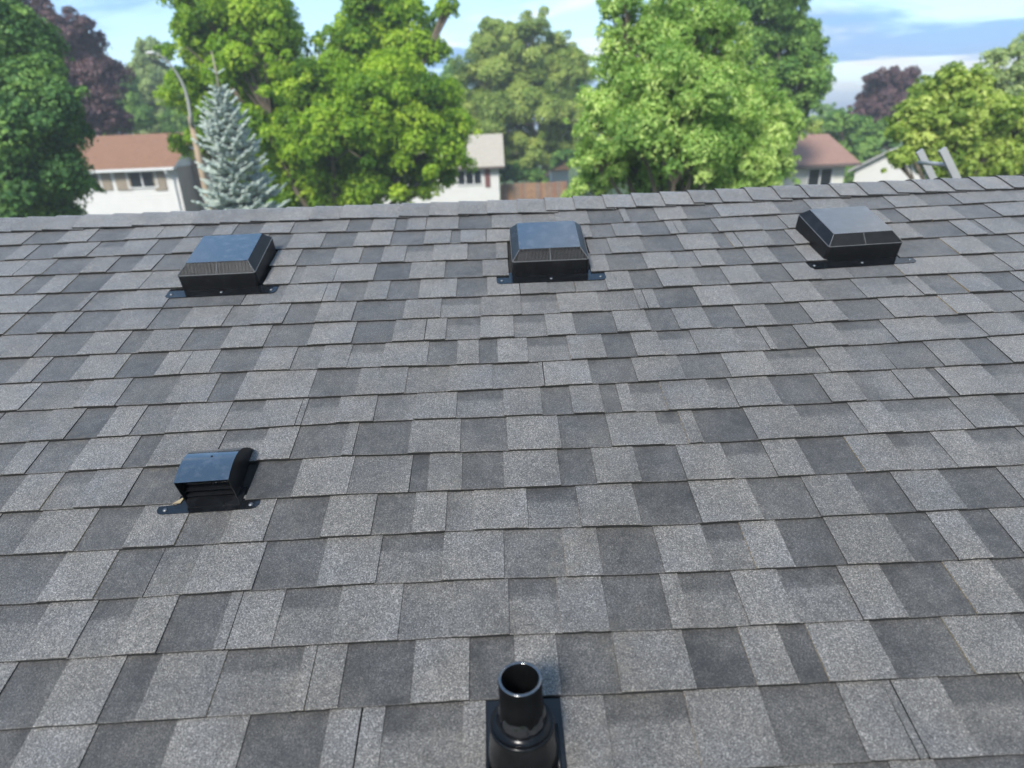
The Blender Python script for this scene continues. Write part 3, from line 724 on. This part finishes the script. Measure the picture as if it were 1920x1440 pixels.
# wooden fence
FY = 46.5; a, b = at(938, 345, FY), at(1060, 343, FY)
fence = empty('wooden_fence', ((a[0] + b[0]) / 2, FY, 0)); tag(fence, 'reddish brown board fence right of the beige-roofed bungalow', 'fence')
FM = [plain('fence_board_%s' % n_, c, .85, var=.2, scale=5) for n_, c in (('tan', (.24, .14, .08)), ('red', (.20, .10, .058)), ('grey', (.18, .13, .10)))]
x = a[0]; i = 0
while x < b[0]:
    h = a[2] + random.uniform(-.03, .03)
    Geo().box(x, x + .138, FY - .012 + random.uniform(-.004, .004), FY + .012, .04, h).build('fence_board', FM[random.choice((0, 0, 1, 2))], fence); x += .145; i += 1
for z in (.45, a[2] - .35): Geo().box(a[0], b[0], FY + .018, FY + .06, z, z + .09).build('fence_rail', FM[2], fence)
x = a[0] + .4
while x < b[0]: Geo().box(x, x + .09, FY + .062, FY + .15, 0, a[2] - .05).build('fence_post', FM[2], fence); x += 2.4

# streetlight
LY = 24.0; top = at(359, 230, LY); root = empty('streetlight', (top[0], LY, 0)); tag(root, 'wooden streetlight pole with curved metal arm beside the blue spruce', 'streetlight')
M_POLE = plain('weathered_wood_pole', (.28, .21, .14), .9, var=.15, scale=3, bumps=.4)
Geo().tube([(top[0], LY, 0), (top[0], LY, top[2] * .5), (top[0], LY, top[2] + .2)], [.135, .11, .09], 14).build('pole', M_POLE, root, smooth=True)
path = [at(x, y, LY + d) for x, y, d in ((359, 236, -.14), (357, 215, -.14), (353, 190, -.15), (347, 168, -.18), (339, 150, -.22), (328, 132, -.3), (314, 115, -.4), (300, 104, -.5), (288, 99, -.6))]
Geo().tube(path, [.06, .06, .056, .05, .044, .038, .033, .03, .027], 10).build('arm', plain('pale_metal_arm', (.30, .295, .27), .6, .1, var=.05), root, smooth=True)
hd = path[-1]; g = Geo(); g.lathe([(.001, .10), (.10, .08), (.15, .02), (.14, -.05), (.06, -.10), (.001, -.11)], 16); g.V = [(1.1 * x + hd[0] - .1, .6 * y + hd[1], .55 * z + hd[2]) for x, y, z in g.V]
g.build('lamp_head', plain('lamp_grey', (.45, .45, .43), .5, .2), root, smooth=True)

# ------------------------------------------------------------------ trees
def leaves(P, Nn, size, aspect, droop, fold=.25):
    """P points, Nn facing; each leaf is a folded kite of two triangles"""
    n = len(P)
    rv = rng.normal(size=(n, 3)); ax = np.cross(Nn, rv); ax /= np.linalg.norm(ax, axis=1)[:, None] + 1e-9
    ax = ax + np.array([0, 0, -droop]); ax /= np.linalg.norm(ax, axis=1)[:, None]
    sd = np.cross(ax, Nn); sd /= np.linalg.norm(sd, axis=1)[:, None] + 1e-9
    nn = np.cross(sd, ax)
    s = (size * rng.uniform(.5, 1.4, n))[:, None]
    b = P - ax * s * .5; t = P + ax * s * .5; m = P - ax * s * .08
    l = m + sd * s * aspect * .5 + nn * s * fold * aspect; r = m - sd * s * aspect * .5 + nn * s * fold * aspect
    V = np.stack([b, l, t, r], 1).reshape(-1, 3)
    i = np.arange(n)[:, None] * 4
    T = np.concatenate([i + np.array([0, 2, 1]), i + np.array([0, 3, 2])], 1).reshape(-1, 3)
    return V, T
def unit(n): v = rng.normal(size=(n, 3)); return v / np.linalg.norm(v, axis=1)[:, None]
LEAFK, DENSK = .64, 2.5
def tree(name, label, Y, lobes, mat, leaf, per_m2, aspect=.75, droop=.35, base=None, clump=.30, trunk_r=.2, tintbias=0., depth=.75, squash=.85, group=None, bark=None, trunk_fork=.35, shell=.38):
    """lobes: pixel centre and radius (px) of each bough mass, optional depth offset in crown radii"""
    global rng
    random.seed(label); rng = np.random.default_rng(sum(map(ord, label)))
    L = []; leaf = leaf * LEAFK; per_m2 = per_m2 * DENSK
    for lb_ in lobes:
        x, y, r = lb_[:3]; r = r * Y / F_PX; off = lb_[3] if len(lb_) > 3 else random.uniform(-.6, .6)
        L.append((at(x, y, Y + off * r), r))
    cen = np.mean([c for c, _ in L], 0)
    bx = at(base, 300, Y)[0] if base is not None else cen[0]
    root = empty(name, (bx, Y, 0)); tag(root, label, 'tree', group)
    Vs, Ts, tint = [], [], []; n0 = 0; wood = Geo()
    fork = np.array([bx, Y, max(1.2, min(c[2] - r for c, r in L) * trunk_fork + cen[2] * .18)])
    zt = cen[2]
    trunk = [np.array([bx, Y, -.1]), np.array([bx + random.uniform(-.1, .1), Y, fork[2] * .5]), fork]
    wood.tube(trunk, [trunk_r * 1.25, trunk_r * 1.02, trunk_r * .9], 10)
    for c, r in L:
        mid = fork * .45 + c * .55 + rng.normal(0, .12 * r, 3); mid[2] = max(mid[2], fork[2] + .1)
        d = np.linalg.norm(c - fork)
        wood.tube([fork - np.array([0, 0, .15]), fork * .75 + mid * .25 + rng.normal(0, .03 * d, 3), mid, c * .9 + mid * .1, c + (c - mid) * .08], np.array([.6, .5, .36, .2, .05]) * trunk_r, 6)
        nc = max(8, int(8.0 * (1 / clump) ** 1.25))
        dirs = unit(nc); dirs[:, 2] = np.where(dirs[:, 2] < -.55, -dirs[:, 2] * .6, dirs[:, 2])
        rad = r * rng.uniform(shell, 1.0, nc)
        cc = c + dirs * rad[:, None] * np.array([1, depth, squash])
        cr = r * clump * rng.uniform(.65, 1.3, nc)
        out = rng.random(nc) < .28
        cc = np.where(out[:, None], c + dirs * (r * rng.uniform(1.0, 1.28, nc))[:, None] * np.array([1, depth, squash]), cc); cr = np.where(out, cr * .55, cr)
        for q, k in zip(cc[::3], cr[::3]):
            wood.tube([mid * .5 + c * .5, c * .55 + q * .45 + rng.normal(0, .06 * r, 3), q], np.array([.16, .10, .03]) * trunk_r, 5, cap=False)
        for q, k, dr in zip(cc, cr, dirs):
            n = max(20, int(per_m2 * k * k * 4.6))
            u = unit(n); u[:, 2] = np.where((u[:, 2] < -.1) & (rng.random(n) < .55), -u[:, 2], u[:, 2])
            rr = k * rng.uniform(.45, 1.08, n) ** .8
            P = q + u * rr[:, None] * np.array([1.08, 1.08, .92])
            P[:, 2] -= droop * .35 * ((P[:, :2] - q[:2]) ** 2).sum(1) / max(k, .1)
            Nn = u * .85 + dr * .35 + np.array([0, 0, .42]) + rng.normal(0, .42, (n, 3)); Nn /= np.linalg.norm(Nn, axis=1)[:, None]
            V, T = leaves(P, Nn, leaf, aspect, droop)
            ct = rng.normal(.48 + tintbias, .21)
            tv = np.clip(ct + rng.normal(0, .17, n), 0, 1)
            Vs.append(V); Ts.append(T + n0); tint.append(np.repeat(tv, 4)); n0 += len(V)
    wood.build('trunk', bark or M_BARK, root)
    tris('crown', np.concatenate(Vs), np.concatenate(Ts), mat, root, {'tint': np.concatenate(tint)})
    return root
LM_MAPLE = leaf_mat('maple_leaves', (0.069, 0.158, 0.013), (0.207, 0.352, 0.024), (0.429, 0.550, 0.055), .48)
LM_DARK = leaf_mat('dark_maple_leaves', (0.035, 0.100, 0.024), (0.089, 0.194, 0.044), (0.220, 0.359, 0.076), .32)
LM_PURPLE = leaf_mat('purple_leaves', (0.045, 0.027, 0.031), (0.106, 0.059, 0.065), (0.200, 0.119, 0.113), .30)
LM_PALE = leaf_mat('far_pale_leaves', (0.176, 0.251, 0.106), (0.301, 0.389, 0.157), (0.477, 0.540, 0.239), .44)
LM_OLIVE = leaf_mat('olive_leaves', (0.111, 0.173, 0.035), (0.255, 0.345, 0.076), (0.483, 0.538, 0.152), .44)
LM_ASH = leaf_mat('ash_leaves', (0.111, 0.215, 0.044), (0.276, 0.428, 0.096), (0.579, 0.676, 0.234), .46)
LM_MID = leaf_mat('mid_green_leaves', (0.053, 0.132, 0.030), (0.132, 0.251, 0.048), (0.276, 0.414, 0.094), .35)
LM_LIME = leaf_mat('yellow_green_leaves', (.12, .20, .030), (.31, .41, .075), (.54, .60, .17), .48)

tree('maple_tree', 'dark green maple at the far left, in front of the white house', 22,
     [(-60, 120, 110), (30, 110, 75), (85, 190, 65), (20, 230, 100), (105, 250, 50), (60, 340, 92), (140, 342, 38), (95, 395, 55), (-70, 280, 120), (-20, 400, 90), (10, 45, 45), (-90, 30, 80)],
     LM_DARK, .20, 150, base=-10, clump=.30, trunk_r=.2)
tree('purple_maple', 'tall purple-leaved maple behind the dark green maple on the left', 47,
     [(60, 60, 60), (120, 75, 55), (95, 130, 80), (165, 150, 55), (190, 205, 48), (130, 215, 70), (215, 230, 26), (40, 150, 80), (60, 240, 70), (175, 245, 45), (20, 40, 50)],
     LM_PURPLE, .34, 62, base=120, clump=.28, trunk_r=.28)
tree('pale_tree', 'pale grey-green pointed tree behind the streetlight arm', 66,
     [(286, 100, 26), (280, 140, 36), (300, 175, 44), (270, 205, 42), (318, 215, 40), (295, 235, 40)], LM_PALE, .36, 55, base=290, clump=.30, trunk_r=.2)
tree('mid_green_tree', 'low green tree between the purple maple and the pale pointed tree', 58,
     [(232, 165, 30), (225, 200, 34), (250, 225, 34), (225, 235, 30), (330, 235, 30)], LM_MID, .32, 60, base=235, clump=.32, trunk_r=.18)
tree('big_maple', 'huge bright green maple right of the blue spruce', 27,
     [(400, 10, 70), (372, 75, 55), (430, 110, 80), (350, 165, 42), (480, 50, 85), (525, 175, 85), (455, 215, 75), (385, 215, 45), (365, 270, 34), (520, 85, 45), (690, 15, 62), (650, 75, 38), (750, 40, 62), (700, 100, 75), (790, 95, 45), (645, 145, 62), (600, 215, 85), (735, 175, 85), (800, 200, 60), (845, 245, 40), (690, 260, 90), (780, 285, 85), (850, 295, 36), (630, 310, 85), (540, 300, 85), (720, 350, 75), (810, 345, 50), (570, 375, 80), (650, 380, 75), (490, 330, 60), (840, 20, 20), (470, 140, 60, -1.2), (505, 250, 60, -1.1), (550, 165, 50, -1.1), (620, 260, 70, -1.1), (700, 190, 70, -1.1)],
     LM_MAPLE, .21, 118, base=610, clump=.31, droop=.55, trunk_r=.30, tintbias=.04)
tree('olive_tree', 'rounded olive-green tree standing behind the wooden fence', 54,
     [(930, 92, 46), (985, 78, 46), (1035, 110, 46), (1072, 130, 34), (902, 140, 44), (960, 150, 75), (1050, 170, 62), (890, 200, 48), (980, 225, 78), (1075, 225, 48), (920, 260, 50), (1000, 285, 44), (1050, 270, 50), (870, 240, 36), (960, 295, 34)],
     LM_OLIVE, .30, 72, base=1022, clump=.27, trunk_r=.34, bark=M_PALEBARK, trunk_fork=.9)
tree('ash_tree', 'tall light green ash tree right of centre, right behind the ridge', 17,
     [(1165, 25, 38), (1185, 85, 55), (1240, 40, 50), (1310, 10, 62), (1350, 60, 50), (1270, 110, 72), (1175, 165, 62), (1345, 140, 68), (1130, 225, 52), (1230, 215, 85), (1330, 240, 80), (1410, 190, 48), (1440, 235, 48), (1400, 280, 66), (1465, 270, 30), (1120, 300, 55), (1190, 310, 75), (1290, 325, 80), (1380, 340, 66), (1450, 320, 42), (1105, 345, 45), (1240, 365, 70), (1475, 230, 24), (1255, 165, 80, -1.1), (1310, 185, 75, -1.2), (1200, 250, 70, -1.1), (1270, 285, 80, -1.1), (1350, 290, 60, -1.0), (1290, 60, 55, -1.0)],
     LM_ASH, .175, 190, aspect=.42, droop=.75, base=1275, clump=.33, trunk_r=.17)
tree('green_tree', 'dense dark green tree behind the ash, above the red-roofed bungalow', 31,
     [(1400, 10, 66), (1455, 20, 60), (1490, 70, 52), (1435, 95, 70), (1515, 120, 42), (1485, 155, 52), (1535, 160, 26), (1440, 170, 62), (1510, 195, 34), (1470, 215, 40)],
     LM_MID, .22, 110, base=1455, clump=.29, trunk_r=.24, tintbias=.05)
tree('dark_purple_tree', 'dark purple tree against the sky on the right', 62,
     [(1670, 160, 32), (1695, 155, 30), (1645, 180, 32), (1680, 195, 40), (1630, 205, 26), (1612, 218, 16), (1655, 215, 34), (1635, 150, 14), (1700, 185, 34)], LM_PURPLE, .36, 70, base=1665, clump=.30, trunk_r=.24)
tree('lime_tree', 'yellow-green tree filling the right edge behind the ladder', 19,
     [(1770, 158, 34), (1740, 185, 40), (1815, 165, 34), (1720, 215, 44), (1800, 205, 48), (1690, 250, 32), (1760, 255, 60), (1850, 225, 56), (1905, 235, 50), (1830, 285, 64), (1905, 300, 60), (1730, 300, 42), (1780, 325, 50), (1690, 305, 26), (1960, 200, 60), (1990, 290, 80), (1870, 335, 50)],
     LM_LIME, .18, 165, base=1835, clump=.33, droop=.5, trunk_r=.16)
tree('sparse_tree', 'thin-crowned tree at the right edge above the yellow-green tree', 30,
     [(1862, 112, 22), (1845, 150, 26), (1880, 155, 26), (1912, 100, 22), (1925, 140, 34), (1900, 180, 34), (1820, 165, 16), (1950, 90, 40), (1970, 160, 50)],
     LM_PALE, .20, 80, base=1900, clump=.36, trunk_r=.14, tintbias=.12)
for lab, Yb, lobes, mt in (
     ('bright green bush peeping over the red-roofed bungalow ridge', 52, [(1500, 240, 20), (1525, 242, 20)], LM_LIME),
     ('green tree between the red-roofed bungalow and the white garage', 50, [(1575, 235, 26), (1600, 258, 34), (1640, 258, 34), (1618, 290, 34), (1590, 320, 34), (1660, 270, 26), (1610, 335, 30)], LM_MID),
     ('distant blue-green tree left of the dark purple tree', 95, [(1565, 225, 20), (1590, 232, 18), (1612, 236, 16), (1548, 215, 18)], LM_MID),
     ('green tree filling the gap between the big maple and the olive tree', 62, [(850, 150, 30), (842, 200, 36), (860, 240, 34), (835, 255, 30)], LM_MID),
     ('dark bushes under the olive tree behind the fence', 52, [(955, 330, 22), (985, 325, 24), (1008, 335, 16), (1060, 300, 24), (945, 318, 16)], LM_DARK)):
    tree('background_tree', lab, Yb, lobes, mt, .34, 65, clump=.33, trunk_r=.15, tintbias=.05)

random.seed(5); rng = np.random.default_rng(5)
# blue spruce
SY = 19.0
tip = at(397, 96, SY); LM_SPR = leaf_mat('blue_spruce_needles', (.24, .295, .255), (.40, .465, .415), (.55, .605, .54), .12)
root = empty('blue_spruce', (tip[0], SY, 0)); tag(root, 'silvery blue spruce between the streetlight and the big maple', 'tree')
wood = Geo(); wood.tube([(tip[0], SY, 0), (tip[0], SY, tip[2] * .6), (tip[0], SY, tip[2] - 1.0)], [.13, .07, .034], 8)
Geo().tube([(tip[0], SY, tip[2] - 1.02), (tip[0] + .01, SY, tip[2] - .5), (tip[0] - .01, SY, tip[2])], [.034, .030, .016], 8).build('leader', plain('spruce_leader', (.26, .23, .16), .9), root, smooth=True)
Vs, Ts, tint = [], [], []; n0 = 0
def shoot(p, d, ln, r):
    global n0
    d = d / np.linalg.norm(d); a = np.cross(d, [.3, .2, 1.0]); a /= np.linalg.norm(a); b = np.cross(d, a)
    k = 5; V = [p]
    for f, q in ((.25, 1.0), (.8, .8)):
        for j in range(k):
            t = 2 * math.pi * j / k + f; V.append(p + d * ln * f + (a * math.cos(t) + b * math.sin(t)) * r * q * random.uniform(.7, 1.3))
    V.append(p + d * ln)
    T = []
    for j in range(k):
        j2 = (j + 1) % k; T += [(0, 1 + j2, 1 + j), (1 + j, 1 + j2, 1 + k + j2), (1 + j, 1 + k + j2, 1 + k + j), (1 + k + j, 1 + k + j2, 1 + 2 * k)]
    Vs.append(np.array(V)); Ts.append(np.array(T) + n0); tint.append(np.full(len(V), np.clip(random.gauss(.5, .2), 0, 1))); n0 += len(V)
z = tip[2] - .95; lvl = 0
for ang in (.3, 2.2, 4.4): shoot(np.array([tip[0], SY, tip[2] - .55]), np.array([math.cos(ang), math.sin(ang), .55]), .30, .022)
shoot(np.array([tip[0], SY, tip[2] - .5]), np.array([0, 0, 1.0]), .48, .017)
while z > .6:
    dep = tip[2] - z; ln = -.08 + .285 * dep + random.uniform(-.08, .08); ln = min(ln, 2.1)
    nb = 8 if dep < 2.2 else 12
    for i in range(nb):
        th = 2 * math.pi * (i + random.uniform(-.3, .3)) / nb + lvl * 1.3; h = np.array([math.cos(th), math.sin(th), 0]); sdv = np.array([-h[1], h[0], 0])
        l = ln * random.uniform(.55, 1.28); up = .42 + random.uniform(-.14, .1) - min(.55, dep * .14)
        pts = []
        for s in np.linspace(0, 1, 9):
            pts.append(np.array([tip[0], SY, z]) + h * l * s + np.array([0, 0, l * (up * s - .25 * s * (1 - s) + .18 * s ** 3)]))
        wood.tube(pts[::2], [.016, .013, .010, .007, .004], 4, cap=False)
        ns = max(6, int(l / .046))
        for s in range(ns):
            f = .18 + .82 * (s + random.random() * .6) / ns; f = min(f, .99); q = f * 8; i0_ = int(q); p = pts[i0_] + (pts[min(8, i0_ + 1)] - pts[i0_]) * (q - i0_)
            sl = (.13 + .20 * (1 - f) * min(1, l)) * random.uniform(.8, 1.25) * min(1, .35 + .28 * dep)
            for sg in (-1, 1):
                d = h * random.uniform(.5, .9) + sdv * sg * random.uniform(.5, 1.0) + np.array([0, 0, random.uniform(-.05, .5)])
                shoot(p, d, sl, .038)
                if sl > .2: shoot(p + d / np.linalg.norm(d) * sl * .5, d + h * .6 + np.array([0, 0, .35]), sl * .6, .034)
            if random.random() < .6: shoot(p, h * .7 + np.array([0, 0, random.uniform(.3, .9)]), sl * .75, .031)
        shoot(pts[-1], pts[-1] - pts[-2] + h * .01, .2, .033)
    z -= (.15 + .012 * dep) * random.uniform(.8, 1.2); lvl += 1
wood.build('trunk', M_BARK, root)
tris('foliage', np.concatenate(Vs), np.concatenate(Ts), LM_SPR, root, {'tint': np.concatenate(tint)})

# ------------------------------------------------------------------ summer air
hm = bpy.data.materials.new('summer_haze'); hm.use_nodes = True; t = hm.node_tree; t.nodes.clear()
pv = node(t, 'ShaderNodeVolumePrincipled', {'Color': (.92, .96, 1.0, 1), 'Density': .0020, 'Anisotropy': .3})
ho = node(t, 'ShaderNodeOutputMaterial'); t.links.new(pv.outputs[0], ho.inputs['Volume'])
tag(Geo().box(-6000, 6000, -4500, 6500, -2, 24).build('haze', hm), kind='stuff')
